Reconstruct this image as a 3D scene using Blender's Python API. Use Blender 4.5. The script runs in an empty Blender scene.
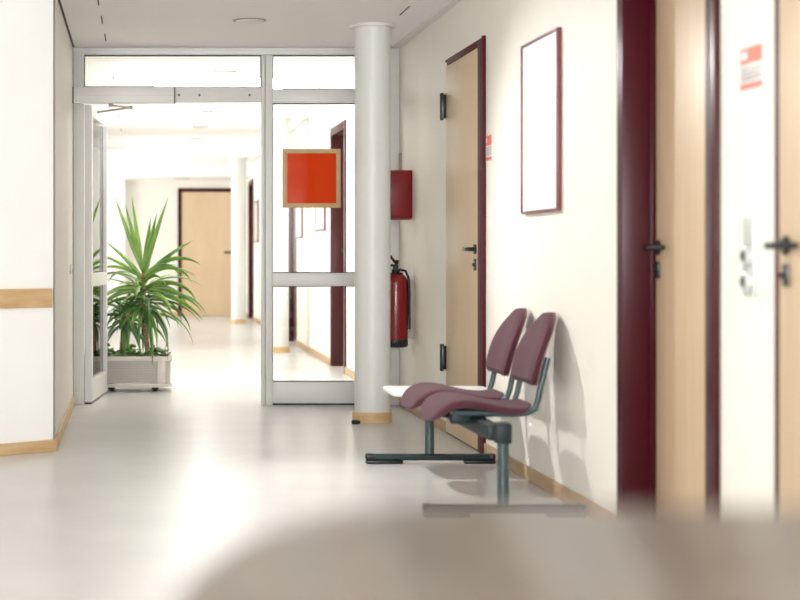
import bpy, bmesh, math, random
from mathutils import Vector, Matrix
PI = math.pi
sc = bpy.context.scene
COL = sc.collection
random.seed(7)

# ------------------------------------------------------------------ camera
F = 1710.0; U0 = 137.0; V0 = 253.0; H = 1.03
cam = bpy.data.cameras.new('camera'); co = bpy.data.objects.new('camera', cam); COL.objects.link(co)
co.location = (0, 0, H); co.rotation_euler = (PI/2, 0, 0)
cam.sensor_width = 36; cam.lens = F/800*36
cam.shift_x = (400-U0)/800; cam.shift_y = -(300-V0)/800
cam.dof.use_dof = True; cam.dof.focus_distance = 10.3; cam.dof.aperture_fstop = 2.5
cam.clip_start = 0.05; cam.clip_end = 200
sc.camera = co

# ------------------------------------------------------------------ world, light, exposure
sc.view_settings.view_transform = 'Standard'; sc.view_settings.look = 'None'
sc.view_settings.gamma = 1; sc.view_settings.use_curve_mapping = False
sc.view_settings.exposure = 1.2
w = bpy.data.worlds.new('World'); sc.world = w; w.use_nodes = True
w.node_tree.nodes['Background'].inputs[0].default_value = (0.86, 0.93, 1.0, 1)
w.node_tree.nodes['Background'].inputs[1].default_value = 1.2
CZ = 2.425          # ceiling height
XR = 1.78; XL = -0.435; YP = 11.58; YF = 28.0

def area(name, loc, rot, sx, sy, power, col=(1, 1, 1), spread=PI):
    l = bpy.data.lights.new(name, 'AREA'); l.shape = 'RECTANGLE'; l.size = sx; l.size_y = sy
    l.energy = power; l.color = col; l.spread = spread
    o = bpy.data.objects.new(name, l); COL.objects.link(o); o.location = loc; o.rotation_euler = rot
    return o
# window lights; mid, far, side, lobby and rear ones are added fill
TO_X = (0, -PI/2, 0)     # emits towards +X
UP = lambda a: (0, -PI/2-a, 0)      # a window light tilted upwards by a
area('daylight_passage_window', (XL-0.20, 13.2, 1.84), UP(-.3), 0.55, 1.2, 26, (1.0, 0.99, 0.97))
area('fill_mid_window', (XL-0.12, 17.6, 1.5), UP(.35), 1.2, 1.8, 24, (1.0, 0.99, 0.98))  # added fill, tilted up to brighten the passage ceiling
area('fill_far_window', (XL-0.12, 21.5, 1.5), UP(.4), 1.2, 1.9, 15, (1.0, 0.99, 0.98))  # added fill for the darker far stretch of ceiling
area('fill_side_window', (XL-0.12, 15.2, 1.45), UP(0), 1.1, 1.8, 18, (1.0, 0.99, 0.98))  # added fill that brightens the passage beyond the partition
area('daylight_alcove_window', (-3.0, 25.4, 1.4), UP(.3), 1.6, 3.6, 85, (1.0, 0.99, 0.97))
area('fill_lobby_window', (-3.2, .9, 1.5), UP(.1), 1.7, 4.4, 48, (0.98, 0.99, 1.0))  # unseen source, added to fill the near area from the left
area('fill_rear_window', (-0.4, -3.25, 1.5), (PI/2+.42, 0, 0), 3.4, 1.7, 320, (0.99, 0.99, 1.0))  # unseen source behind the camera, added as fill and tilted at the ceiling

# ------------------------------------------------------------------ materials
def s2l(c):
    return tuple(((x/255)/12.92 if x/255 <= 0.04045 else ((x/255+0.055)/1.055)**2.4) for x in c) + (1,)
def mat(name, rgb, rough=0.5, metal=0.0, spec=0.5, noise=0.0, nscale=8.0, bump=0.0, bscale=60.0, stretch=(1, 1, 1), coat=0.0, var=None, sheen=0.0):
    m = bpy.data.materials.new(name); m.use_nodes = True
    nt = m.node_tree; b = nt.nodes['Principled BSDF']
    c = s2l(rgb)
    b.inputs['Base Color'].default_value = c; b.inputs['Roughness'].default_value = rough
    b.inputs['Metallic'].default_value = metal; b.inputs['Specular IOR Level'].default_value = spec
    b.inputs['Coat Weight'].default_value = coat
    b.inputs['Sheen Weight'].default_value = sheen
    tc = nt.nodes.new('ShaderNodeTexCoord'); mp = nt.nodes.new('ShaderNodeMapping')
    mp.inputs['Scale'].default_value = stretch; nt.links.new(tc.outputs['Object'], mp.inputs['Vector'])
    if noise or var:
        n = nt.nodes.new('ShaderNodeTexNoise'); n.inputs['Scale'].default_value = nscale; n.inputs['Detail'].default_value = 5
        nt.links.new(mp.outputs[0], n.inputs['Vector'])
        r = nt.nodes.new('ShaderNodeValToRGB'); r.color_ramp.elements[0].position = .3; r.color_ramp.elements[1].position = .7
        if var: a_, b_ = s2l(var), c
        else:
            a_ = tuple(x*(1-noise) for x in c[:3])+(1,); b_ = tuple(min(1, x*(1+noise)) for x in c[:3])+(1,)
        r.color_ramp.elements[0].color = a_; r.color_ramp.elements[1].color = b_
        nt.links.new(n.outputs['Fac'], r.inputs['Fac']); nt.links.new(r.outputs['Color'], b.inputs['Base Color'])
    if bump:
        n2 = nt.nodes.new('ShaderNodeTexNoise'); n2.inputs['Scale'].default_value = bscale; n2.inputs['Detail'].default_value = 3
        nt.links.new(mp.outputs[0], n2.inputs['Vector'])
        bp = nt.nodes.new('ShaderNodeBump'); bp.inputs['Strength'].default_value = bump; bp.inputs['Distance'].default_value = 0.01
        nt.links.new(n2.outputs['Fac'], bp.inputs['Height']); nt.links.new(bp.outputs[0], b.inputs['Normal'])
    return m
def emis(name, rgb, s):
    m = bpy.data.materials.new(name); m.use_nodes = True; b = m.node_tree.nodes['Principled BSDF']
    b.inputs['Base Color'].default_value = (.9, .9, .9, 1); b.inputs['Emission Color'].default_value = s2l(rgb); b.inputs['Emission Strength'].default_value = s
    return m
def pane(name, tint=(1, 1, 1), refl=1.0, body=None, bodyfac=0.0, rough=0.0):
    """thin pane: see-through, Fresnel mirror reflection, optionally a coloured body"""
    m = bpy.data.materials.new(name); m.use_nodes = True; nt = m.node_tree; nt.nodes.clear()
    out = nt.nodes.new('ShaderNodeOutputMaterial'); tr = nt.nodes.new('ShaderNodeBsdfTransparent'); tr.inputs[0].default_value = tint+(1,)
    gl = nt.nodes.new('ShaderNodeBsdfGlossy'); gl.inputs['Roughness'].default_value = rough
    fr = nt.nodes.new('ShaderNodeFresnel'); fr.inputs[0].default_value = 1.45
    mu = nt.nodes.new('ShaderNodeMath'); mu.operation = 'MULTIPLY'; mu.inputs[1].default_value = refl
    nt.links.new(fr.outputs[0], mu.inputs[0])
    mx = nt.nodes.new('ShaderNodeMixShader'); nt.links.new(mu.outputs[0], mx.inputs[0])
    first = tr.outputs[0]
    if body:
        df = nt.nodes.new('ShaderNodeBsdfDiffuse'); df.inputs[0].default_value = s2l(body)
        tl = nt.nodes.new('ShaderNodeBsdfTranslucent'); tl.inputs[0].default_value = s2l(body)
        a_ = nt.nodes.new('ShaderNodeMixShader'); a_.inputs[0].default_value = .4; nt.links.new(df.outputs[0], a_.inputs[1]); nt.links.new(tl.outputs[0], a_.inputs[2])
        m2 = nt.nodes.new('ShaderNodeMixShader'); m2.inputs[0].default_value = bodyfac
        nt.links.new(tr.outputs[0], m2.inputs[1]); nt.links.new(a_.outputs[0], m2.inputs[2]); first = m2.outputs[0]
    nt.links.new(first, mx.inputs[1]); nt.links.new(gl.outputs[0], mx.inputs[2]); nt.links.new(mx.outputs[0], out.inputs[0])
    return m

M = {}
M['wall'] = mat('wall_paint', (243, 239, 229), 0.6, noise=.012, nscale=2, bump=.06, bscale=180)
M['wallw'] = mat('wall_paint_white', (247, 246, 243), 0.6, noise=.012, nscale=2, bump=.06, bscale=180)
M['ceil'] = mat('ceiling_paint', (252, 250, 249), 0.8, noise=.01, nscale=1)
M['floor'] = mat('linoleum', (212, 210, 207), 0.27, spec=.6, noise=.03, nscale=2.5, bump=.02, bscale=3)
M['maple'] = mat('maple_leaf', (222, 196, 162), 0.42, var=(214, 186, 150), nscale=5, stretch=(1, 6, .35))
M['wood'] = mat('oak_trim', (218, 187, 144), 0.45, var=(202, 164, 114), nscale=5, stretch=(1, 1, 7))
M['maroon'] = mat('maroon_lacquer', (62, 6, 18), 0.3, spec=.2)
M['maroonm'] = mat('maroon_frame', (78, 10, 26), 0.5, spec=.2)
M['wood2'] = mat('grey_oak_trim', (192, 164, 128), 0.5, var=(178, 148, 112), nscale=5, stretch=(1, 1, 7))
M['black'] = mat('black_plastic', (22, 22, 24), 0.35)
M['blackg'] = mat('black_gloss', (16, 16, 18), 0.15, spec=.7)
M['rubber'] = mat('rubber', (20, 20, 20), 0.7)
M['alu'] = mat('aluminium_frame', (222, 221, 218), 0.42, noise=.01)
M['alul'] = mat('light_aluminium', (230, 229, 226), 0.4, noise=.01)
M['steel'] = mat('brushed_steel', (190, 190, 190), 0.3, metal=.9)
M['gasket'] = mat('gasket', (50, 50, 50), 0.6)
M['column'] = mat('column_paint', (226, 226, 223), 0.4, noise=.01)
M['glass'] = pane('clear_glass', (0.985, 0.99, 0.985), 1.0)
M['board'] = mat('white_board', (248, 249, 251), 0.5)
M['redbox'] = mat('red_box', (124, 8, 11), 0.35)
M['redext'] = mat('red_extinguisher', (128, 6, 14), 0.3, coat=.15)
M['plum'] = mat('plum_fabric', (82, 34, 47), 0.85, noise=.12, nscale=350, bump=.35, bscale=500, sheen=.08)
M['plumb'] = mat('plum_shell', (98, 52, 58), 0.5)
M['teal'] = mat('dark_teal_steel', (20, 36, 40), 0.5, spec=.4)
M['tealg'] = mat('grey_teal_steel', (50, 70, 73), 0.35, spec=.6)
M['table'] = mat('white_laminate', (238, 238, 236), 0.35)
M['planter'] = mat('planter_plastic', (214, 208, 198), 0.5)
M['planterd'] = mat('planter_panel', (204, 198, 190), 0.6, noise=.03, nscale=30)
M['soil'] = mat('soil', (60, 44, 32), 0.9, noise=.3, nscale=40)
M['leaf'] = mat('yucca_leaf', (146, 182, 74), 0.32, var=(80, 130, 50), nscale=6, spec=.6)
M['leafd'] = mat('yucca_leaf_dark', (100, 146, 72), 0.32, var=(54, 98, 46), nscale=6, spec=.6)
M['pothos'] = mat('pothos_leaf', (110, 150, 70), 0.35, var=(56, 104, 44), nscale=14)
M['bark'] = mat('yucca_bark', (178, 152, 120), 0.8, var=(104, 76, 56), nscale=6, stretch=(1, 1, 9), bump=.4)
M['paper'] = mat('print_paper', (225, 222, 215), 0.5, var=(200, 196, 190), nscale=6)
M['silver'] = mat('silver_plate', (205, 205, 203), 0.3, metal=.3)
M['orange'] = pane('orange_acrylic', (0.75, 0.09, 0.01), 0.5, (236, 82, 26), 0.95, .04)
M['salmon'] = mat('salmon_print', (226, 104, 78), 0.45)
M['plate'] = mat('acrylic_plate', (232, 226, 222), 0.3)
M['ink'] = mat('grey_ink', (120, 110, 115), 0.5)
M['counter'] = mat('counter_laminate', (76, 66, 57), 0.28, spec=.4, noise=.03, nscale=4)
M['lamp'] = emis('lamp_diffuser', (255, 253, 250), 4.5)
M['lampoff'] = mat('lamp_lens', (225, 222, 218), 0.4)
M['dark'] = mat('slot_dark', (96, 92, 90), 0.8)
M['ring'] = mat('lamp_ring', (150, 146, 142), 0.5)
M['conduit'] = mat('conduit', (170, 160, 146), 0.6)

# ------------------------------------------------------------------ helpers
def meta(o, label=None, cat=None, group=None, kind=None):
    if label: o['label'] = label
    if cat: o['category'] = cat
    if group: o['group'] = group
    if kind: o['kind'] = kind
    return o
def thing(name, loc, label=None, cat=None, group=None, kind=None):
    o = bpy.data.objects.new(name, None); COL.objects.link(o); o.location = loc; o.empty_display_size = .1
    return meta(o, label, cat, group, kind)
def wloc(o):
    v = Vector((0, 0, 0))
    while o: v += Vector(o.location); o = o.parent
    return v
class MB:
    def __init__(s): s.bm = bmesh.new()
    def box(s, x0, x1, y0, y1, z0, z1):
        x0, x1 = sorted((x0, x1)); y0, y1 = sorted((y0, y1)); z0, z1 = sorted((z0, z1))
        v = [s.bm.verts.new(p) for p in ((x0,y0,z0),(x1,y0,z0),(x1,y1,z0),(x0,y1,z0),(x0,y0,z1),(x1,y0,z1),(x1,y1,z1),(x0,y1,z1))]
        for f in ((0,3,2,1),(4,5,6,7),(0,1,5,4),(1,2,6,5),(2,3,7,6),(3,0,4,7)): s.bm.faces.new([v[i] for i in f])
        return s
    def prism(s, pts, z0, z1):      # polygon in xy extruded in z
        a = [s.bm.verts.new((p[0], p[1], z0)) for p in pts]; b = [s.bm.verts.new((p[0], p[1], z1)) for p in pts]
        n = len(pts); s.bm.faces.new(a[::-1]); s.bm.faces.new(b)
        for i in range(n): s.bm.faces.new((a[i], a[(i+1) % n], b[(i+1) % n], b[i]))
        return s
    def lathe(s, c, prof, n=32, axis='Z'):   # prof: (r, h) list
        rings = []
        for r, h in prof:
            ring = []
            for i in range(n):
                a = 2*PI*i/n; p = (r*math.cos(a), r*math.sin(a), h)
                if axis == 'X': p = (h, r*math.cos(a), r*math.sin(a))
                if axis == 'Y': p = (r*math.cos(a), h, r*math.sin(a))
                ring.append(s.bm.verts.new((c[0]+p[0], c[1]+p[1], c[2]+p[2])))
            rings.append(ring)
        for q in range(len(rings)-1):
            for i in range(n): s.bm.faces.new((rings[q][i], rings[q][(i+1) % n], rings[q+1][(i+1) % n], rings[q+1][i]))
        s.bm.faces.new(rings[0][::-1]); s.bm.faces.new(rings[-1])
        return s
    def tube(s, pts, r, n=10, ry=None):
        pts = [Vector(p) for p in pts]; rings = []; prev = None
        rs = r if isinstance(r, (list, tuple)) else [r]*len(pts)
        for i, p in enumerate(pts):
            t = (pts[min(i+1, len(pts)-1)]-pts[max(i-1, 0)]).normalized()
            if prev is None:
                up = Vector((0, 0, 1)) if abs(t.z) < .9 else Vector((0, 1, 0))
                a = t.cross(up).normalized()
            else: a = (prev - t*prev.dot(t)).normalized()
            prev = a; b = t.cross(a)
            k = rs[i]; k2 = k if ry is None else ry
            rings.append([s.bm.verts.new(p + a*math.cos(2*PI*j/n)*k + b*math.sin(2*PI*j/n)*k2) for j in range(n)])
        for q in range(len(rings)-1):
            for j in range(n): s.bm.faces.new((rings[q][j], rings[q][(j+1) % n], rings[q+1][(j+1) % n], rings[q+1][j]))
        s.bm.faces.new(rings[0][::-1]); s.bm.faces.new(rings[-1])
        return s
    def build(s, name, m, parent=None, bevel=0.0, smooth=False, seg=2, sub=0, kind=None, label=None):
        bmesh.ops.recalc_face_normals(s.bm, faces=s.bm.faces)
        if parent is not None:
            d = wloc(parent); bmesh.ops.translate(s.bm, verts=s.bm.verts, vec=-d)
        me = bpy.data.meshes.new(name); s.bm.to_mesh(me); s.bm.free()
        o = bpy.data.objects.new(name, me); COL.objects.link(o); me.materials.append(M[m] if isinstance(m, str) else m)
        if parent is not None: o.parent = parent
        if bevel:
            b = o.modifiers.new('bevel', 'BEVEL'); b.width = bevel; b.segments = seg; b.limit_method = 'ANGLE'; b.angle_limit = .7
        if sub:
            q = o.modifiers.new('sub', 'SUBSURF'); q.levels = sub; q.render_levels = sub
        if smooth or bevel or sub:
            for p in me.polygons: p.use_smooth = True
            if not sub:
                e = o.modifiers.new('split', 'EDGE_SPLIT'); e.split_angle = math.radians(40)
        if kind: o['kind'] = kind
        if label: o['label'] = label
        return o
def box(name, m, parent, x0, x1, y0, y1, z0, z1, bevel=0.0, kind=None, label=None):
    return MB().box(x0, x1, y0, y1, z0, z1).build(name, m, parent, bevel, kind=kind, label=label)

# ------------------------------------------------------------------ structure
ST = 'structure'
box('floor', 'floor', None, -3.6, 2.4, -3.6, 28.4, -0.1, 0, kind=ST)
YB = 26.5
ceil = box('ceiling', 'ceil', None, -3.6, 2.4, -3.6, 28.4, CZ, CZ+.2, kind=ST)
box('ceiling', 'ceil', None, -3.2, XR, YB, YF, 2.22, CZ, kind=ST)   # lowered part at the end of the passage

def wall_with_holes(name, m, xa, xb, y0, y1, holes, z1=CZ):
    """wall in the YZ plane between xa and xb; holes: (ya, yb, za, zb)"""
    b = MB(); y = y0
    for (ya, yb, za, zb) in sorted(holes):
        if ya > y: b.box(xa, xb, y, ya, 0, z1)
        if za > 0: b.box(xa, xb, ya, yb, 0, za)
        if zb < z1: b.box(xa, xb, ya, yb, zb, z1)
        y = yb
    if y < y1: b.box(xa, xb, y, y1, 0, z1)
    return b.build(name, m, None, kind=ST)
DT = 2.12
# doors of the right wall: (y near, y far, recess)
RD = {'door_1': (3.80, 4.76), 'door_2': (5.30, 6.26), 'door_3': (8.75, 9.79), 'door_4': (14.62, 15.60), 'door_5': (19.15, 20.0), 'door_6': (26.15, 27.1)}
wall_with_holes('wall_right', 'wall', XR, XR+.26, -3.4, YF+.2, [(a, b, 0, DT) for a, b in RD.values()])
MB().box(-3.3, XR, YF, YF+.2, 0, CZ).build('wall_back', 'wall', None, kind=ST)
MB().box(-.60, -.19, YF-.12, YF, 0, 2.22).build('wall_back', 'wallw', None, kind=ST)
# left passage wall, hidden daylight window, three openings added for fill light, a door
wall_with_holes('wall_left', 'wall', XL-.18, XL, 8.9, 23.1, [(12.3, 14.0, 1.45, 2.2), (14.2, 16.2, .85, 2.2), (16.6, 18.6, .85, 2.2), (19.05, 20.0, 0, DT), (20.5, 22.5, .85, 2.2)])
MB().prism([(XL, 8.9), (XL, 9.02), (-2.95, 7.02), (-2.95, 6.88)], 0, CZ).build('wall_left', 'wallw', None, kind=ST)
wall_with_holes('wall_left', 'wallw', -2.95, -2.8, -3.2, 7.0, [(-1.4, 3.2, .65, 2.35)])
wall_with_holes('wall_left', 'wallw', -2.9, -2.7, 23.1, YF, [(23.6, 27.2, .6, 2.2)])
MB().box(-2.9, XL-.18, 22.95, 23.1, 0, CZ).build('wall_left', 'wallw', None, kind=ST)
b = MB(); b.box(-2.95, -2.1, -3.2, -3.05, 0, CZ); b.box(1.3, XR, -3.2, -3.05, 0, CZ); b.box(-2.1, 1.3, -3.2, -3.05, 0, .65); b.box(-2.1, 1.3, -3.2, -3.05, 2.35, CZ)
b.build('wall_front', 'wallw', None, kind=ST)

def window_x(name, x, y0, y1, z0, z1, n=2):
    w_ = thing(name, (x, y0, z0), kind=ST)
    b = MB(); t = .05
    b.box(x-.03, x+.03, y0, y1, z0, z0+t).box(x-.03, x+.03, y0, y1, z1-t, z1)
    for i in range(n+1):
        yy = y0 + (y1-y0-t)*i/n; b.box(x-.03, x+.03, yy, yy+t, z0+t, z1-t)
    b.build('window_frame', 'alul', w_); box('glass_pane', 'glass', w_, x-.006, x+.006, y0+t, y1-t, z0+t, z1-t)
window_x('window_1', XL-.12, 12.3, 14.0, 1.45, 2.2, 1)
window_x('added_window_6', XL-.06, 16.6, 18.6, .85, 2.2, 2)  # made-up window, added to go with the mid fill light
window_x('added_window_7', XL-.06, 20.5, 22.5, .85, 2.2, 2)  # made-up window, added to go with the far fill light
window_x('added_window_5', XL-.06, 14.2, 16.2, .85, 2.2, 2)  # made-up window, added to go with the side fill light
window_x('added_window_2', -2.8-.08, -1.4, 3.2, .65, 2.35, 3)  # unseen lobby window, added in front of its fill light
window_x('window_3', -2.8, 23.6, 27.2, .6, 2.2, 3)
w_ = thing('added_window_4', (-2.1, -3.12, .65), kind=ST)  # unseen rear window, added in front of its fill light
b = MB(); b.box(-2.1, 1.3, -3.15, -3.09, .65, .7).box(-2.1, 1.3, -3.15, -3.09, 2.3, 2.35)
for i in range(4): b.box(-2.1+1.1167*i, -2.05+1.1167*i, -3.15, -3.09, .7, 2.3)
b.build('window_frame', 'alul', w_); box('glass_pane', 'glass', w_, -2.05, 1.25, -3.125, -3.115, .7, 2.3)

# baseboards
def base_right(segs):
    b = MB()
    for a, c in segs: b.box(XR-.014, XR, a, c, 0, .062)
    b.build('baseboard_right', 'wood2', None, bevel=.003, kind=ST)
base_right([(-3, 3.76), (4.80, 5.21), (6.30, 8.71), (9.82, YP-.06), (YP+.06, 14.58), (15.64, 19.11), (20.04, 26.1), (27.15, YF-.02)])
b = MB(); b.box(XL, XL+.014, 8.9, YP-.06, 0, .062); b.box(XL, XL+.014, YP+.06, 19.0, 0, .062).box(XL, XL+.014, 20.05, 23.1, 0, .062)
b.build('baseboard_left', 'wood', None, bevel=.003, kind=ST)
dg = Vector((-2.515, -2.02, 0)).normalized(); nm = Vector((dg.y*-1, dg.x, 0)); nm = nm if nm.y < 0 else -nm
P0 = Vector((XL, 8.9, 0))
def along(b_, s0, s1, t, z0, z1, e0=0):
    a = P0+dg*s0; c = P0+dg*s1
    b_.prism([(a.x, a.y), (a.x+nm.x*t, a.y+nm.y*t), (c.x+nm.x*t, c.y+nm.y*t), (c.x, c.y)], z0, z1); return b_
along(MB(), -.012, 3.15, .014, 0, .06).build('baseboard_left', 'wood', None, bevel=.003, kind=ST)
b = MB(); b.box(-.02-.4, .67, YF-.014, YF, 0, .07); b.box(1.72, XR-.015, YF-.014, YF, 0, .07)
b.build('baseboard_back', 'wood', None, kind=ST)
hr = along(MB(), .02, 3.1, .024, .748, .846).build('handrail_board', 'wood', None, bevel=.004)
meta(hr, 'pale wooden bumper board running across the slanted white wall at left', 'wall rail')
# ceiling edge trims (shadow gaps)
box('trim_1', 'alul', None, XR-.05, XR, -3, YP-.04, CZ-.012, CZ, kind=ST)
box('trim_2', 'dark', None, XL, XL+.012, 9.0, YP-.04, CZ-.006, CZ, kind=ST)
box('trim_3', 'alul', None, XR-.05, XR, YP+.04, YB, CZ-.012, CZ, kind=ST)
# slots in the ceiling
for x, y0, y1 in ((-.215, 9.3, 9.62), (-.21, 10.06, 10.40), (-.205, 10.87, 11.24), (-.19, 13.5, 13.7), (-.18, 17.2, 17.5), (-.18, 19.2, 19.5), (1.54, 9.66, 10.02), (1.54, 14.2, 14.5)):
    box('air_slot', 'dark', ceil, x-.004, x+.004, y0, y1, CZ-.002, CZ+.01)

# ------------------------------------------------------------------ doors
def handle(parent, x, y, z, dy, nx=-1, L=.125):
    """lever handle on a face at x looking along nx; lever runs towards dy along Y"""
    b = MB()
    b.lathe((x, y, z), [(.026, 0), (.027, nx*.006), (.024, nx*.011), (.011, nx*.012), (.011, nx*.042)] if True else [], 20, 'X')
    xx = x+nx*.05
    pts = [(xx, y-dy*.012, z), (xx, y+dy*.02, z), (xx, y+dy*.05, z), (xx-nx*(.006 if dy > 0 else .018), y+dy*(L-.02), z), (xx-nx*(.012 if dy > 0 else .028), y+dy*L, z)]
    b.tube(pts, [.010, .0115, .0105, .0105, .008], 10)
    h_ = b.build('door_handle', 'blackg', parent, smooth=True)
    k = MB(); k.box(x, x+nx*.009, y-.018, y+.018, z-.112, z-.050)
    k.build('keyhole_plate', 'blackg', parent, bevel=.012, seg=3)
    k2 = MB(); k2.lathe((x+nx*.009, y, z-.081), [(.009, 0), (.009, nx*.008), (.007, nx*.010)], 14, 'X')
    k2.build('lock_cylinder', 'black', parent, smooth=True)
def hinges(parent, x, y, nx=-1):
    for z in (1.79, .355):
        b = MB(); b.lathe((x+nx*.022, y, z), [(.010, 0), (.011, .004), (.011, .151), (.010, .155)], 14)
        b.box(x, x+nx*.026, y-.02, y+.004, z+.01, z+.145)
        b.build('hinge', 'black', parent, bevel=.002)
def door_recessed(name, y0, y1, xs, d=.14, hy=None, side='far', nx=-1):
    """door set back in a lacquered lining; xs wall plane; nx: direction into the room"""
    r = thing(name, (xs, y0, 0), kind=ST)
    b = MB(); e = .025; back = xs-nx*(d+.06)
    b.box(xs+nx*.012, back, y1-e, y1, 0, DT).box(xs+nx*.012, back, y0, y0+e, 0, DT).box(xs+nx*.012, back, y0, y1, DT-e, DT)
    # architrave
    b.box(xs, xs+nx*.015, y0-.085, y0+.0, 0, DT+.045).box(xs, xs+nx*.015, y1, y1+.035, 0, DT+.045).box(xs, xs+nx*.015, y0, y1, DT, DT+.045)
    b.box(xs-nx*(d-.02), xs-nx*d, y1-e-.012, y1-e, 0, DT-e)
    b.build('door_frame', 'maroon', r, bevel=.003)
    xf = xs-nx*d
    box('door_leaf', 'maple', r, xf, xf-nx*.042, y0+e+.001, y1-e-.001, .006, DT-e-.002, bevel=.002)
    box('threshold', 'gasket', r, xf+nx*.0, xf-nx*.04, y0+e, y1-e, 0, .005)
    yy, dy = (y1-e-.045, -1) if side == 'far' else (y0+e+.07, 1)
    handle(r, xf, yy, 1.05, dy, nx)
    return r
def door_flush(name, y0, y1, xs, side='near', nx=-1, hin=True, e=.05):
    """door leaf flush with the wall, in a thin lacquered frame"""
    r = thing(name, (xs, y0, 0), kind=ST)
    b = MB()
    b.box(xs-nx*.12, xs+nx*.018, y0-.0, y0+e, 0, DT).box(xs-nx*.12, xs+nx*.006, y1-e, y1, 0, DT).box(xs-nx*.12, xs+nx*.018, y0+e, y1-e, DT-.022, DT)
    b.box(xs, xs+nx*.018, y0-.03, y0, 0, DT+.02).box(xs, xs+nx*.018, y0, y1-.01, DT, DT+.012)
    b.build('door_frame', 'maroonm', r, bevel=.002)
    x1 = xs+nx*.014
    ya, yb = (y0+e+.004, y1-.012) if side == 'near' else (y0+.012, y1-e-.004)
    box('door_leaf', 'maple', r, x1, xs-nx*.028, ya, yb,   .008, DT-.024, bevel=.003)
    box('threshold', 'gasket', r, x1-nx*.004, xs-nx*.03, ya, yb, 0, .007)
    yh, dy = (ya+.06, 1) if side == 'near' else (yb-.06, -1)
    handle(r, x1, yh, 1.05, dy, nx)
    if hin: hinges(r, x1, (yb+.006) if side == 'near' else (ya-.006), nx)
    return r
door_flush('door_1', *RD['door_1'], XR, 'far')
door_recessed('door_2', *RD['door_2'], XR, .11)
door_flush('door_3', *RD['door_3'], XR, 'near', e=.10)
door_recessed('door_4', *RD['door_4'], XR, .12)
door_recessed('door_5', *RD['door_5'], XR, .12)
door_recessed('door_6', *RD['door_6'], XR, .12)
door_flush('door_7', 19.05, 20.0, XL, 'near', nx=1)
# backs of the openings so that nothing shines through
# far door, facing down the passage
r = thing('door_8', (.67, YF, 0), kind=ST)
b = MB(); b.box(.67, .73, YF-.03, YF, 0, 2.09).box(1.655, 1.715, YF-.03, YF, 0, 2.09).box(.73, 1.655, YF-.03, YF, 2.03, 2.09)
b.build('door_frame', 'maroon', r, bevel=.004)
box('door_leaf', 'maple', r, .732, 1.653, YF-.018, YF-.001, .01, 2.028)
b = MB(); b.lathe((1.57, YF-.018, 1.04), [(.026, 0), (.027, -.006), (.012, -.010), (.012, -.05)], 16, 'Y'); b.tube([(1.58, YF-.07, 1.04), (1.50, YF-.07, 1.04), (1.42, YF-.066, 1.04)], .017, 8)
b.build('door_handle', 'blackg', r, smooth=True)
box('keyhole_plate', 'blackg', r, 1.552, 1.588, YF-.026, YF-.018, .90, .98, bevel=.008)

# ------------------------------------------------------------------ columns
def column(y, label, x=1.440, z1=CZ):
    r = thing('round_column', (x, y, 0), label, 'column', 'round columns along the passage')
    R = .109
    MB().lathe((x, y, 0), [(R, .0), (R, z1-.002)], 48).build('shaft', 'column', r, smooth=True)
    MB().lathe((x, y, 0), [(R+.001, 0.0), (R+.012, 0), (R+.012, .058), (R+.009, .062), (R+.001, .062)], 48).build('wooden_base_ring', 'wood', r, smooth=True)
    MB().lathe((x, y, 0), [(R+.001, z1-.02), (R+.028, z1-.02), (R+.030, z1-.001), (R+.001, z1-.001)], 48).build('collar', 'lampoff', r, smooth=True)
column(10.46, 'round pale grey column standing in front of the glass partition')
column(17.75, 'round white column behind the glass pane, left of the orange sign', 1.465)
column(25.1, 'round white column far back, partly in front of the closed wooden door', 1.493)

# ------------------------------------------------------------------ glass partition
ux = lambda u, y=YP: (u-U0)*y/F
vz = lambda v, y=YP: H-(v-V0)*y/F
pt = thing('glass_partition', (0.6, YP, 0), 'grey aluminium framed glass partition across the corridor', 'partition')
y0, y1 = YP, YP+.07
xa = XL+.002; xj = ux(84); m0 = ux(261.5); m1 = ux(272.5); g1 = XR-.002; xr = ux(389)
b = MB(); b.box(xa, xj, y0, y1, 0, CZ-.002).build('jamb', 'alu', pt, bevel=.004)
box('jamb', 'alu', pt, xr, g1, y0, y1, 0, CZ-.002, bevel=.004)
b = MB(); b.box(m0, m0+.022, y0-.004, y1, 0, CZ-.055).box(m0+.025, m1, y0-.012, y1, 0, CZ-.055).build('mullion', 'alu', pt, bevel=.004)
box('top_rail', 'alu', pt, xj, xr, y0, y1, CZ-.052, CZ-.002, bevel=.003)
box('transom', 'alu', pt, xj, m0, y0+.002, y1, vz(102), vz(87), bevel=.003)
box('transom', 'alu', pt, m1, xr, y0+.002, y1, vz(103), vz(89.5), bevel=.003)
box('mid_rail', 'alu', pt, m1, xr, y0+.002, y1, vz(286), vz(273), bevel=.003)
box('bottom_rail', 'alu', pt, m1, xr, y0+.002, y1, .012, vz(382), bevel=.003)
box('floor_gasket', 'gasket', pt, m1, xr, y0+.01, y1-.01, 0, .011)
def gl(x0, x1_, z0, z1_):
    g = box('glass_pane', 'glass', pt, x0, x1_, YP+.030, YP+.038, z0, z1_)
    t = .006; b_ = MB()
    b_.box(x0, x1_, YP+.022, YP+.046, z0, z0+t).box(x0, x1_, YP+.022, YP+.046, z1_-t, z1_).box(x0, x0+t, YP+.022, YP+.046, z0+t, z1_-t).box(x1_-t, x1_, YP+.022, YP+.046, z0+t, z1_-t)
    b_.build('seal', 'gasket', g if False else pt)
gl(xj, m0, vz(87), CZ-.053); gl(m1, xr, vz(89.5), CZ-.053)
gl(m1, xr, vz(273), vz(103)); gl(m1, xr, vz(382), vz(286))
b = MB()
for u in (179, 199.5, 249.5): b.lathe((ux(u), YP+.002, vz(95)), [(.008, 0), (.008, -.002), (.004, -.004)], 12, 'Y')
b.build('screws', 'dark', pt)

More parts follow.
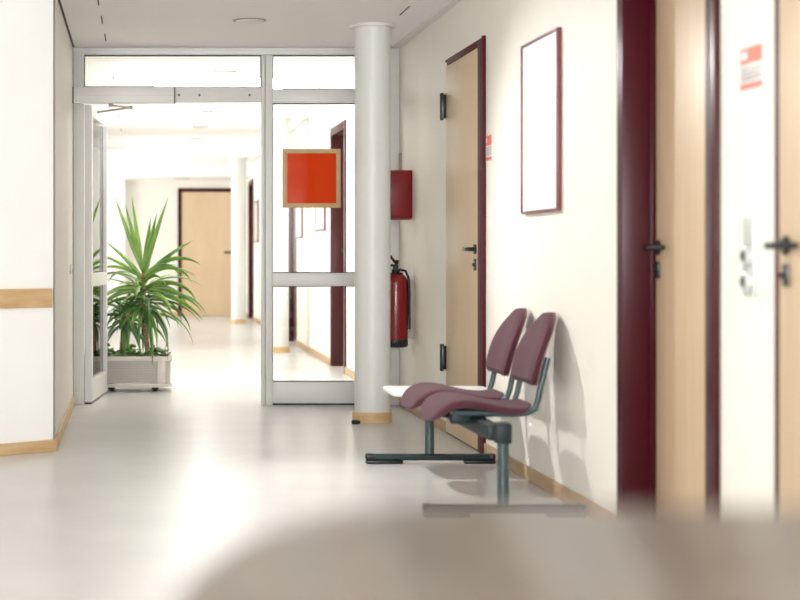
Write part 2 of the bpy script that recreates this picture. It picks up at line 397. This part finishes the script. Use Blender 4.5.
# door closer
dc = thing('door_closer', (ux(75), YP, vz(95)), 'long grey door closer box fixed above the open glass door', 'door closer')
yc = YP-.075
k = yc/F
b = MB(); b.box((73.5-U0)*k, (174-U0)*k, yc, YP-.001, H-(103-V0)*k, H-(87-V0)*k).build('body', 'alul', dc, bevel=.004)
b = MB(); b.box((75-U0)*k, (173-U0)*k, yc-.003, yc-.0005, H-(96-V0)*k, H-(95-V0)*k).build('cover_ridge', 'alu', dc)
box('end_cap', 'black', dc, (72-U0)*k+.001, (73.4-U0)*k, yc+.004, YP-.002, H-(103-V0)*k, H-(87-V0)*k)
box('end_cap', 'black', dc, (174.1-U0)*k, (175.3-U0)*k, yc+.004, YP-.002, H-(103-V0)*k, H-(87-V0)*k)
zt = vz(103, yc)
b = MB()
hx, hy_ = (111-U0)*YP/F, YP-.03
b.lathe((hx, hy_, zt-.02), [(.014, 0), (.016, .004), (.016, .019)], 14)
elb = (ux(131, YP+.3), YP+.30, vz(107.5, YP+.3))
b.tube([(hx, hy_, zt-.012), elb], .007, 8)
b.lathe((elb[0], elb[1], elb[2]-.012), [(.012, 0), (.012, .024)], 12)
shoe = (-.290, YP+.42, vz(112.5, YP+.42))
b.tube([elb, shoe], .007, 8)
b.build('arm', 'conduit', dc, smooth=True)

# open glass door leaf, hinged at the left jamb, swung away from us
hinge_p = Vector((-.333, YP+.075, 0)); far_p = Vector((-.244, 12.64, 0))
gd = thing('glass_door', (hinge_p.x, hinge_p.y, 0), 'open glass door leaf swung back beside the potted palm', 'door')
ang = math.atan2(far_p.y-hinge_p.y, far_p.x-hinge_p.x); L = (far_p-hinge_p).length
gd.rotation_euler = (0, 0, ang)
def lb(name, m, a, c, z0, z1, t=.05, off=0, bevel=.003):    # leaf pieces in the leaf's own frame
    b_ = MB(); b_.box(a, c, -t/2+off, t/2+off, z0, z1)
    bmesh.ops.recalc_face_normals(b_.bm, faces=b_.bm.faces)
    me = bpy.data.meshes.new(name); b_.bm.to_mesh(me); b_.bm.free(); o = bpy.data.objects.new(name, me); COL.objects.link(o); me.materials.append(M[m]); o.parent = gd
    if bevel: q = o.modifiers.new('bevel', 'BEVEL'); q.width = bevel; q.segments = 2
    return o
LT = vz(104)
lb('stile', 'alul', 0, .075, .012, LT); lb('stile', 'alul', L-.03, L, .012, LT, .032, -.009)
lb('top_rail', 'alul', .075, L-.03, LT-.075, LT); lb('bottom_rail', 'alul', .075, L-.03, .012, .16)
lb('mid_rail', 'alul', .075, L-.03, .80, .89)
lb('glass_pane', 'glass', .075, L-.03, .89, LT-.075, .008, .005, 0); lb('glass_pane', 'glass', .075, L-.03, .16, .80, .008, .005, 0)
lb('seal', 'gasket', L-.040, L-.0305, .16, .80, .006, .009, 0); lb('seal', 'gasket', L-.040, L-.0305, .89, LT-.075, .006, .009, 0)
b_ = lb('pivot', 'black', .0, .05, 0.0005, .0115, .045, 0, 0)

# orange sign
ys = YP-.016
sg = thing('orange_sign', (ux(283), ys, vz(208)), 'square orange sign in pale wooden frame on the glass pane', 'sign')
X0, X1, Z0, Z1 = ux(282.5), ux(340.5), vz(207.8), vz(149)
t = .031
b = MB(); b.box(X0, X1, ys, ys+.014, Z1-t, Z1).box(X0, X1, ys, ys+.014, Z0, Z0+t).box(X0, X0+t, ys, ys+.014, Z0+t, Z1-t).box(X1-t, X1, ys, ys+.014, Z0+t, Z1-t)
b.build('sign_frame', mat('pale_birch', (206, 172, 122), .5, var=(194, 160, 112), nscale=8), sg, bevel=.003)
box('sign_panel', 'orange', sg, X0+t, X1-t, ys+.003, ys+.009, Z0+t, Z1-t)
for x in (X0+.08, X1-.08): box('suction_mount', 'plate', sg, x-.01, x+.01, ys+.014, YP+.0295, Z1-.03, Z1-.01)

# ------------------------------------------------------------------ red box, extinguisher
bx = thing('fire_box', (1.6, 11.08, 1.25), 'square red fire box high on the wall above the extinguisher', 'fire alarm box')
box('body', 'redbox', bx, 1.545, XR-.001, 11.05, 11.20, 1.253, 1.565, bevel=.006)
box('door', 'redbox', bx, 1.553, XR-.012, 11.038, 11.0495, 1.262, 1.556, bevel=.004)
box('base_lip', 'redbox', bx, 1.56, XR-.01, 11.056, 11.18, 1.245, 1.2525)
meta(box('wall_conduit', 'conduit', None, XR-.014, XR-.001, 11.50, 11.54, 1.585, 1.705, bevel=.002), 'short grey cable cover in the wall corner above the red box', 'cable cover')
ex = thing('fire_extinguisher', (1.66, 11.0, .42), 'red fire extinguisher with black base hanging on wall behind the column', 'fire extinguisher')
cx, cy = 1.664, 11.0
MB().lathe((cx, cy, 0), [(.074, .455), (.077, .47), (.077, .84), (.072, .868), (.055, .888), (.030, .90), (.022, .905)], 36).build('cylinder', 'redext', ex, smooth=True)
MB().lathe((cx, cy, 0), [(.060, .424), (.073, .428), (.0785, .438), (.0785, .474), (.074, .476)], 36).build('base_cap', 'black', ex, smooth=True)
b = MB(); b.lathe((cx, cy, 0), [(.024, .900), (.026, .905), (.026, .925), (.018, .93), (.018, .95)], 18)
b.lathe((cx, cy, 0), [(.047, .893), (.049, .898), (.047, .903)], 24)
b.build('valve', 'black', ex, smooth=True)
b = MB(); b.tube([(cx+.01, cy, .944), (cx-.025, cy-.01, .952), (cx-.07, cy-.02, .948)], .008, 8); b.tube([(cx+.012, cy, .955), (cx-.01, cy-.005, .978), (cx-.03, cy-.015, 1.0), (cx-.035, cy-.02, 1.01)], .009, 8)
b.tube([(cx, cy, .94), (cx+.012, cy, .985)], .012, 8)
b.build('lever', 'blackg', ex, smooth=True)
b = MB(); b.tube([(cx+.02, cy-.005, .925), (cx+.06, cy-.02, .915), (cx+.078, cy-.03, .87), (cx+.084, cy-.025, .78), (cx+.084, cy-.02, .66), (cx+.082, cy-.02, .60)], .0085, 8)
b.tube([(cx+.082, cy-.02, .62), (cx+.080, cy-.02, .54)], .013, 10)
b.build('hose', 'black', ex, smooth=True)
box('wall_bracket', 'conduit', ex, cx+.078, XR-.001, cy-.012, cy+.02, .48, .86)

# ------------------------------------------------------------------ small things on the walls
def nameplate(y0, y1, z0, z1, label):
    r = thing('room_sign', (XR, y0, z0), label, 'sign', 'red and white room signs')
    box('plate', 'plate', r, XR-.006, XR-.0005, y0, y1, z0, z1, bevel=.001)
    xs = XR-.0062; h = z1-z0; w__ = y1-y0
    # the reader's left is the far (+Y) side
    fy = lambda a: y1-a*w__
    box('header_band', 'salmon', r, xs-.0008, xs, fy(.04), fy(.92), z0+h*.60, z0+h*.98)
    box('pictogram', 'plate', r, xs-.0016, xs-.0009, fy(.10), fy(.30), z0+h*.72, z0+h*.9)
    b_ = MB()
    for z, a, c in ((.50, .08, .9), (.41, .08, .9), (.32, .08, .86), (.24, .08, .9)):
        b_.box(xs-.0008, xs, fy(a), fy(c), z0+h*(z-.012), z0+h*(z+.012))
    b_.build('text_lines', 'ink', r)
    box('footer_band', 'salmon', r, xs-.0008, xs, fy(.04), fy(.92), z0+h*.02, z0+h*.13)
nameplate(4.835, 5.03, 1.505, 1.628, 'larger salmon and white sign beside the nearest door')
nameplate(8.54, 8.70, 1.497, 1.625, 'small salmon and white sign between the hinged door and the white board')

wb = thing('notice_board', (XR, 7.12, 1.2), 'blank white notice board in thin maroon frame above the chairs', 'notice board')
y0_, y1_, z0_, z1_ = 7.165, 7.84, 1.208, 1.977; t = .011
b = MB(); b.box(XR-.022, XR-.001, y0_, y1_, z1_-t, z1_).box(XR-.022, XR-.001, y0_, y1_, z0_, z0_+t).box(XR-.022, XR-.001, y0_, y0_+t, z0_+t, z1_-t).box(XR-.022, XR-.001, y1_-t, y1_, z0_+t, z1_-t)
b.build('board_frame', mat('board_maroon', (118, 62, 66), .4), wb, bevel=.002)
box('panel', 'board', wb, XR-.014, XR-.002, y0_+t, y1_-t, z0_+t, z1_-t)

sp = thing('switch_panel', (XR, 5.0, .91), 'silver wall plate with two round sockets between the two nearest doors', 'switch panel')
box('plate', 'silver', sp, XR-.010, XR-.001, 4.905, 4.995, .905, 1.135, bevel=.003)
for z in (1.022, .947):
    MB().lathe((XR-.010, 4.955, z), [(.028, 0), (.028, -.010), (.022, -.014), (.018, -.014), (.016, -.006)], 24, 'X').build('socket', 'silver', sp, smooth=True)
    MB().lathe((XR-.0165, 4.955, z), [(.014, 0), (.013, -.012)], 18, 'X').build('knob', 'dark', sp, smooth=True)

dbt = thing('door_button', (XL, 11.05, .92), 'small round grey button on the left wall near the partition', 'button')
MB().lathe((XL, 11.05, .925), [(.032, .001), (.032, .010), (.024, .015)], 24, 'X').build('rim', 'alul', dbt, smooth=True)
MB().lathe((XL, 11.05, .925), [(.020, .0151), (.019, .020)], 20, 'X').build('push_cap', 'alu', dbt, smooth=True)

def picture(y0, y1, z0, z1, label, m='board_maroon'):
    r = thing('framed_picture', (XR, y0, z0), label, 'picture', 'framed pictures in the passage')
    t = .02; b = MB(); b.box(XR-.02, XR-.001, y0, y1, z1-t, z1).box(XR-.02, XR-.001, y0, y1, z0, z0+t).box(XR-.02, XR-.001, y0, y0+t, z0+t, z1-t).box(XR-.02, XR-.001, y1-t, y1, z0+t, z1-t)
    b.build('frame', bpy.data.materials[m], r)
    box('print', 'paper', r, XR-.012, XR-.002, y0+t, y1-t, z0+t, z1-t)
picture(18.3, 19.05, 1.19, 1.78, 'narrow looking framed picture seen through glass, left one under the orange sign')
picture(16.1, 16.95, 1.24, 1.72, 'framed picture seen through glass, right one nearest the maroon doorway')
picture(24.9, 25.9, 1.19, 1.80, 'framed picture on the far wall right of the far column')

# door stop by the column
ds = thing('door_stop', (1.31, 10.32, 0), 'small black rubber door stop on the floor by the column base', 'door stop')
b = MB(); b.prism([(1.29, 10.28), (1.345, 10.28), (1.335, 10.325), (1.295, 10.325)], 0.0005, .022); b.build('wedge', 'rubber', ds, bevel=.006)

# ------------------------------------------------------------------ ceiling lamps
D_ = math.radians
def downlight(x, y, R, label, power=11, aim=None):
    l = bpy.data.lights.new('downlight_lamp', 'SPOT'); l.energy = power; l.spot_size = D_(166); l.spot_blend = .25; l.shadow_soft_size = .05; l.color = (1, .99, .975)
    lo = bpy.data.objects.new('downlight_lamp', l); COL.objects.link(lo); lo.location = (x, y, CZ-.03)
    if aim: l.spot_size = D_(76); l.spot_blend = 1.0; lo.rotation_euler = (Vector(aim)-Vector(lo.location)).to_track_quat('-Z', 'Y').to_euler()
    r = thing('ceiling_downlight', (x, y, CZ), label, 'ceiling light', 'round recessed ceiling lights')
    MB().lathe((x, y, CZ), [(R-.012, -.002), (R-.006, -.006), (R, -.004), (R+.002, -.0005)], 40).build('trim_ring', 'ring', r, smooth=True)
    MB().lathe((x, y, CZ), [(R-.014, -.003), (R-.014, -.009), (R*.5, -.012)], 40).build('lens', 'lampoff', r, smooth=True)
downlight(.675, 10.24, .098, 'round ceiling light on the near side of the glass partition', 0)
downlight(.18, 9.22, .09, 'round ceiling light nearest the corner of the slanted white wall', 150, (1.78, 6.9, .3))
downlight(.68, 13.15, .085, 'round ceiling light seen through the glass strip above the transom')
downlight(.70, 16.9, .085, 'round ceiling light in the passage, nearest of three under the door header')
downlight(.70, 18.9, .085, 'round ceiling light in the passage, middle of three under the door header')
downlight(.72, 20.9, .085, 'round ceiling light in the passage, farthest of three under the door header')
r = thing('ceiling_downlight', (.74, 27.3, 2.22), 'round ceiling light in the lowered ceiling above the far door', 'ceiling light', 'round recessed ceiling lights')
MB().lathe((.74, 27.3, 2.22), [(.12, -.006), (.13, -.004), (.13, -.0005)], 30).build('trim_ring', 'ring', r, smooth=True)
MB().lathe((.74, 27.3, 2.22), [(.11, -.007), (.05, -.010)], 30).build('lens', 'lampoff', r, smooth=True)
def panel_light(x0, x1, y0, y1, label):
    r = thing('panel_light', (x0, y0, CZ), label, 'ceiling light')
    b = MB(); t = .02
    b.box(x0, x1, y0, y0+t, CZ-.012, CZ-.0005).box(x0, x1, y1-t, y1, CZ-.012, CZ-.0005).box(x0, x0+t, y0+t, y1-t, CZ-.012, CZ-.0005).box(x1-t, x1, y0+t, y1-t, CZ-.012, CZ-.0005)
    b.build('housing', 'lampoff', r)
    box('diffuser', 'lamp', r, x0+t, x1-t, y0+t, y1-t, CZ-.010, CZ-.0005)
panel_light(.13, 1.25, 13.5, 14.5, 'large bright rectangular ceiling light just behind the partition')

# ------------------------------------------------------------------ waiting bench
wbn = thing('waiting_bench', (1.43, 7.5, 0), 'two plum upholstered seats and white side table on one dark steel beam', 'bench')
LX = 1.432
# beam
box('beam', 'teal', wbn, LX-.055, LX+.005, 6.72, 8.38, .293, .353, bevel=.006)
def leg(y):
    lg = MB(); lg.lathe((LX, y, 0), [(.0225, .048), (.0225, .300)], 20)
    lo = lg.build('leg', 'tealg', wbn, smooth=True)
    MB().box(LX-.032, LX+.030, y-.03, y+.045, .286, .366).build('bracket', 'teal', lo, bevel=.008)
    b_ = MB(); b_.box(1.150, 1.735, y-.022, y+.022, .016, .047).build('foot_bar', 'teal', lo, bevel=.008, seg=3)
    for a, c in ((1.120, 1.30), (1.60, 1.752)):
        MB().box(a, c, y-.025, y+.025, 0, .018).build('foot_pad', 'black', lo, bevel=.006)
    for a, c in ((1.118, 1.16), (1.722, 1.752)):
        MB().box(a, c, y-.025, y+.025, .0181, .05).build('end_cap', 'black', lo, bevel=.008, seg=3)
leg(6.69); leg(8.37)

def sstep(a, b, x):
    t = max(0, min(1, (x-a)/(b-a))); return t*t*(3-2*t)
def seat(yc):
    # cushion: plan is a rounded shape; profile with a waterfall front edge
    bm = MB(); N = 28; K = 20; half = .228
    x_front, x_back = 1.205, 1.64
    def prof(s):       # s 0 front .. 1 back -> (x, z) of top
        # nose curls down
        if s < .25:
            a = (1-s/.25)*1.38
            R = .15
            return x_front+.13-math.sin(a)*R*.86, .434-R*.86*(1-math.cos(a))
        q = (s-.25)/.75
        return x_front+.13+q*(x_back-x_front-.13), .434-.034*sstep(0, .8, q)+.010*sstep(.85, 1, q)
    def wid(s):
        if s < .16: return half*(1-(1-s/.16)**2.4*.38)
        if s > .86: return half*.90*(1-((s-.86)/.14)**2.6*.45)
        return half*(1-.10*sstep(.4, .86, s))
    rows = []
    for i in range(N+1):
        s = i/N; x, z = prof(s)
        x2, z2 = prof(min(1, s+.01)); x1_, z1_ = prof(max(0, s-.01))
        tx, tz = x2-x1_, z2-z1_; l = math.hypot(tx, tz); nx_, nz_ = -tz/l, tx/l
        w2 = wid(s); th = .046*math.sqrt(max(0.02, 1-abs(2*s-1)**8))
        ring = []
        for j in range(K):
            a = 2*PI*j/K; ca, sa = math.cos(a), math.sin(a)
            yy = w2*math.copysign(abs(ca)**.35, ca)
            tt = math.copysign(abs(sa)**.55, sa)*th/2-th/2
            dish = -.010*(1-(yy/w2)**2)*sstep(.3, .7, s) if sa > 0 else 0
            ring.append(bm.bm.verts.new((x+nx_*(tt+dish), yc+yy, z+nz_*(tt+dish))))
        rows.append(ring)
    for i in range(N):
        for j in range(K): bm.bm.faces.new((rows[i][j], rows[i][(j+1) % K], rows[i+1][(j+1) % K], rows[i+1][j]))
    bm.bm.faces.new(rows[0][::-1]); bm.bm.faces.new(rows[-1])
    so = bm.build('seat', 'plum', wbn, sub=1)
    # steel frame under the seat and back uprights
    f = MB()
    for sy in (-1, 1):
        y = yc+sy*.19
        p = [(1.31, y, .373), (1.40, y, .372), (1.54, y, .368), (1.600, y, .372), (1.634, y, .390), (1.648, y, .43), (1.660, y, .49), (1.688, y, .60)]
        f.tube(p, .0125, 10)
    f.tube([(1.31, yc-.19, .373), (1.31, yc+.19, .373)], .011, 8); f.tube([(1.58, yc-.19, .368), (1.58, yc+.19, .368)], .011, 8)
    f.build('seat_frame', 'tealg', wbn, smooth=True)
    for o_ in (-.14, .14):
        b_ = MB(); b_.box(LX-.11, LX+.04, yc+o_-.03, yc+o_+.03, .3535, .366).box(LX-.135, LX-.057, yc+o_-.025, yc+o_+.025, .325, .362)
        b_.build('seat_bracket', 'teal', wbn, bevel=.004)
    # backrest
    def outline(q):     # q 0 bottom .. 1 top -> half width
        if q < .12: return .185+.025*math.sin(q/.12*PI/2)
        if q < .38: return .21+.003*sstep(.12, .38, q)
        return .213*max(0, 1-((q-.38)/.62)**2.1)**.66
    def surf(q, yy):    # front surface point
        z = .485+q*.295+ -.020*(abs(yy)/.21)**2*(1-q)*0
        x = 1.648+.102*q - .022*(yy/.21)**2 - .010*math.sin(q*PI)
        return x, z
    def slab(off0, off1, shrink, name, m, par):
        bb = MB(); NQ = 20; NK = 14; fr, bk = [], []
        for i in range(NQ+1):
            q = i/NQ; q = 1-(1-q)**1.5; w3 = max(.012, outline(min(q, .995))-shrink)
            A, B = [], []
            for j in range(NK+1):
                yy = w3*(2*j/NK-1); x, z = surf(q, yy)
                e = 1-(abs(2*j/NK-1))**6*.55
                if i in (0, NQ): e *= .45
                A.append(bb.bm.verts.new((x+off0*e+(off1*(1-e))*.5, yc+yy, z))); B.append(bb.bm.verts.new((x+off1, yc+yy, z)))
            fr.append(A); bk.append(B)
        for G, flip in ((fr, 0), (bk, 1)):
            for i in range(NQ):
                for j in range(NK):
                    f_ = (G[i][j], G[i][j+1], G[i+1][j+1], G[i+1][j]); bb.bm.faces.new(f_ if not flip else f_[::-1])
        for i in range(NQ):
            bb.bm.faces.new((fr[i][0], fr[i+1][0], bk[i+1][0], bk[i][0])); bb.bm.faces.new((fr[i][NK], bk[i][NK], bk[i+1][NK], fr[i+1][NK]))
        for j in range(NK):
            bb.bm.faces.new((fr[0][j], bk[0][j], bk[0][j+1], fr[0][j+1])); bb.bm.faces.new((fr[NQ][j], fr[NQ][j+1], bk[NQ][j+1], bk[NQ][j]))
        return bb.build(name, m, par, smooth=True)
    bo = slab(-.034, .0, .006, 'backrest', 'plum', wbn)
    slab(.0005, .012, .0, 'back_shell', 'plumb', bo)
seat(7.215); seat(7.745)
# little white care tag hanging from the near seat
b = MB(); b.tube([(1.615, 7.026, .365), (1.617, 7.026, .345), (1.616, 7.026, .330)], .0022, 6); b.box(1.610, 1.622, 7.024, 7.027, .318, .332)
b.build('tag', 'table', wbn)
# side table top at the far end
b = MB(); pts = []
x0, x1, y0, y1, R = 1.205, 1.70, 8.0, 8.43, .05
for cx_, cy_, a0 in ((x1-R, y1-R, 0), (x0+R, y1-R, PI/2), (x0+R, y0+R, PI), (x1-R, y0+R, 1.5*PI)):
    for i in range(7): a = a0+PI/2*i/6; pts.append((cx_+R*math.cos(a), cy_+R*math.sin(a)))
b.prism(pts, .356, .376).build('table_top', 'table', wbn, bevel=.004)

# ------------------------------------------------------------------ planter and plants
px0, px1, py0, py1 = -.415, .262, 12.685, 13.13
pl = thing('planter', ((px0+px1)/2, 12.9, 0), 'cream ribbed planter box on black castors beside the glass door', 'planter')
C = .075
def octo(i): return [(px0+C, py0+i), (px1-C, py0+i), (px1-i, py0+C), (px1-i, py1-C), (px1-C, py1-i), (px0+C, py1-i), (px0+i, py1-C), (px0+i, py0+C)]
def ring(b_, o, i, z0, z1):
    A = octo(o); B = octo(i); n = 8
    va = [b_.bm.verts.new((*p, z0)) for p in A]; vb = [b_.bm.verts.new((*p, z1)) for p in A]
    wa = [b_.bm.verts.new((*p, z0)) for p in B]; wb_ = [b_.bm.verts.new((*p, z1)) for p in B]
    for k_ in range(n):
        k2 = (k_+1) % n
        b_.bm.faces.new((va[k_], va[k2], vb[k2], vb[k_])); b_.bm.faces.new((wa[k_], wb_[k_], wb_[k2], wa[k2]))
        b_.bm.faces.new((vb[k_], vb[k2], wb_[k2], wb_[k_])); b_.bm.faces.new((va[k_], wa[k_], wa[k2], va[k2]))
b = MB(); ring(b, 0, .03, .225, .262); b.build('top_edge', 'planter', pl, bevel=.004)
b = MB(); ring(b, 0, .03, .032, .058); b.build('bottom_edge', 'planter', pl, bevel=.003)
b = MB(); 
for z in [.063+i*.0125 for i in range(13)]: ring(b, .010, .0195, z, z+.0080)
b.build('ribbed_panel', 'planterd', pl)
b = MB(); ring(b, .020, .029, .062, .2255); b.build('inner_wall', 'conduit', pl)
b = MB(); b.prism(octo(.031), .0595, .215); b.build('soil', 'soil', pl)
for (x_, y_) in ((px1-C, py0), (px0+C, py0)):
    b = MB(); b.prism([(x_-.035, y_+.001), (x_+.001, y_+.001), (x_+.024, y_+.024), (x_+.01, y_+.04), (x_-.035, y_+.02)], .0625, .2245)
    b.build('corner_post', 'planter', pl, bevel=.003)
for x_ in (-.32, -.19, .135):
    for y_ in (py0+.06, py1-.08):
        b = MB(); b.lathe((x_-.014, y_, .0205), [(.016, 0), (.020, .003), (.020, .025), (.016, .028)], 18, 'X'); b.box(x_-.025, x_+.025, y_-.022, y_+.022, .014, .0318)
        b.build('castor', 'rubber', pl, bevel=.001)

def blade(b_, base, az, el, L_, droop, wd, n=12, twist=0.0, roll=0.0):
    if math.cos(az) < -.25 and math.sin(az) < -.3: L_ *= .55      # kept clear of the glass door
    """sword leaf: starts at base, direction (az, el), bends down by droop radians over its length"""
    p = Vector(base); rows = []
    for i in range(n+1):
        s = i/n; e = el-droop*s**1.4
        d = Vector((math.cos(az)*math.cos(e), math.sin(az)*math.cos(e), math.sin(e)))
        if i: p = p+d*(L_/n)
        side = Vector((-math.sin(az), math.cos(az), 0)); 
        up = side.cross(d)
        side = side*math.cos(roll+twist*s)+up*math.sin(roll+twist*s); up2 = side.cross(d)
        ww = .86*wd*(.45+.75*min(1, s*3.0))*max(.03, (1-s**2.6))*.62
        rows.append([b_.bm.verts.new(p-side*ww+up2*ww*.35), b_.bm.verts.new(p), b_.bm.verts.new(p+side*ww+up2*ww*.35)])
    for i in range(n):
        for j in range(2): b_.bm.faces.new((rows[i][j], rows[i][j+1], rows[i+1][j+1], rows[i+1][j]))
def fol(b_, name, m, par):
    o = b_.build(name, m, par, smooth=True)
    q = o.modifiers.new('thick', 'SOLIDIFY'); q.thickness = .0012
    return o
yk = thing('potted_yucca', (.085, 12.90, .215), 'tall green yucca palm with long sword leaves in the planter', 'potted plant')
tr = MB(); tr.tube([(.085, 12.9, .216), (.080, 12.9, .30), (.068, 12.9, .40), (.058, 12.9, .55), (.050, 12.9, .70), (.046, 12.9, .88)], [.022, .020, .019, .019, .018, .015], 14)
tr.build('trunk', 'bark', yk, smooth=True)
cr = MB(); top = Vector((.046, 12.9, .86)); rnd = random.Random(11)
D = math.radians
# the upright and outer leaves one reads in the photograph (az: 0 = right, 180 = left, 270 = towards us)
for az, el, L_, dr, wd in ((180, 70, .62, .02, .036), (178, 82, .60, .02, .034), (175, 76, .56, .03, .032), (5, 83, .42, .03, .040), (2, 73, .60, .05, .036), (0, 78, .46, .04, .04),
                           (0, 46, .48, .35, .032), (3, 52, .50, 1.5, .036), (0, 44, .44, 1.9, .034), (180, 52, .40, .3, .032), (180, 40, .40, .5, .030), (178, 38, .36, 1.0, .030),
                           (-3, 30, .48, 1.7, .034), (4, 18, .40, 1.5, .032), (-2, 5, .50, 1.0, .036), (2, -8, .52, .75, .038), (180, 15, .38, 1.3, .034), (176, 0, .40, 1.0, .036), (0, 60, .38, 2.4, .03)):
    blade(cr, top+Vector((0, 0, +.02 if el > 60 else (-.02 if el > 35 else -.10))), D(az), D(el), L_, dr, wd, roll=D(65))
for i in range(26):
    t_ = i/26; az = i*2.399+.3; el = D(46-t_*66+rnd.uniform(-12, 12)); L_ = rnd.uniform(.34, .58)
    blade(cr, (top.x, top.y, top.z-.05-t_*.20), az, el, L_, rnd.uniform(.9, 1.6), rnd.uniform(.028, .038), twist=rnd.uniform(-.4, .4), roll=rnd.uniform(-.7, .7))
for i in range(14):
    t_ = i/14; az = i*2.399+1.1; el = D(66-t_*30+rnd.uniform(-6, 6))
    blade(cr, (top.x, top.y, top.z-.06-t_*.16), az, el, rnd.uniform(.22, .36), rnd.uniform(.5, 1.6), rnd.uniform(.024, .032), roll=rnd.uniform(-.7, .7))
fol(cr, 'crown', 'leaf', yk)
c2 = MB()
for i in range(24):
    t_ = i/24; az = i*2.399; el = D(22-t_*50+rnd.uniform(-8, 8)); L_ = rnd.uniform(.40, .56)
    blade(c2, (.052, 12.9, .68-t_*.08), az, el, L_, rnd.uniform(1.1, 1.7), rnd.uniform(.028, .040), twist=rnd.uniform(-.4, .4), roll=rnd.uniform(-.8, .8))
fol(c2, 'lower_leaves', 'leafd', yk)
y2 = thing('potted_yucca', (-.12, 12.93, .215), 'shorter dark green yucca at the left of the planter beside the glass door', 'potted plant')
tr = MB(); tr.tube([(-.12, 12.93, .216), (-.115, 12.93, .35), (-.10, 12.93, .58)], [.017, .015, .013], 12); tr.build('trunk', 'bark', y2, smooth=True)
c3 = MB()
for i in range(34):
    t_ = i/34; az = i*2.399+1; el = D(62-t_*95+rnd.uniform(-8, 8)); L_ = rnd.uniform(.32, .48)
    dx = math.cos(az)
    if dx < -.1: L_ *= (.5 if dx < -.5 else .75)
    blade(c3, (-.10, 12.93, .60-t_*.10), az, el, L_, rnd.uniform(.8, 1.5), rnd.uniform(.028, .038), twist=rnd.uniform(-.4, .4), roll=rnd.uniform(-.8, .8))
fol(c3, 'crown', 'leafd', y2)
po = thing('trailing_pothos', (-.05, 12.85, .215), 'low leafy pothos covering the soil at the foot of the yucca', 'potted plant')
pb = MB(); rnd = random.Random(5)
def heart(b_, c, az, tilt, s):
    pts_ = [(0, -.1), (.35, -.35), (.6, -.1), (.62, .25), (.4, .7), (0, 1.25), (-.4, .7), (-.62, .25), (-.6, -.1), (-.35, -.35)]
    R_ = Matrix.Rotation(az, 3, 'Z') @ Matrix.Rotation(tilt, 3, 'X')
    vs = [b_.bm.verts.new(Vector(c)+R_ @ Vector((p[0]*s, p[1]*s, -abs(p[0])*.25*s*-1))) for p in pts_]
    m_ = b_.bm.verts.new(Vector(c)+R_ @ Vector((0, .3*s, -.05*s)))
    for i in range(10): b_.bm.faces.new((vs[i], vs[(i+1) % 10], m_))
for i in range(120):
    x_ = rnd.uniform(-.36, .235); y_ = rnd.uniform(12.715, 13.0); z_ = .232+rnd.random()**1.6*.075
    if .0 < x_ < .12 and y_ > 12.85: z_ = min(z_, .26)
    heart(pb, (x_, y_, z_), rnd.uniform(0, 6.28), rnd.uniform(-.2, .9), rnd.uniform(.030, .048))
for x_, z_, s_ in ((-.03, .33, .04), (.115, .315, .036), (.20, .285, .036), (.235, .275, .034), (.045, .25, .042), (-.06, .31, .04), (-.22, .34, .04), (-.2, .3, .04)):
    heart(pb, (x_, 12.74, z_), rnd.uniform(2, 4.5), rnd.uniform(.5, 1.1), s_)
    pb.tube([(x_, 12.78, .216), (x_, 12.745, z_)], .0016, 6)
fol(pb, 'leaves', 'pothos', po)

# ------------------------------------------------------------------ counter that the camera looks over
ct = thing('reception_counter', (.3, .7, 0), 'glossy taupe counter top very close and out of focus along the bottom edge', 'counter')
YC = 1.17; ZC = H-(506-V0)*YC/F
X0c, X1c, Y0c, R = .01, 1.35, .25, .2
pts = [(X1c, Y0c), (X1c, YC)]
for i in range(11):
    a = PI/2+PI/2*i/10; pts.append((X0c+R+R*math.cos(a), YC-.42+.42*math.sin(a)))
pts.append((X0c, Y0c))
MB().prism(pts, ZC-.035, ZC).build('worktop', 'counter', ct, bevel=.003)
box('cabinet', 'maple', ct, X0c+.16, X1c-.04, .30, YC-.12, .08, ZC-.0355)
box('plinth', 'gasket', ct, X0c+.18, X1c-.06, .32, YC-.15, 0, .0795)
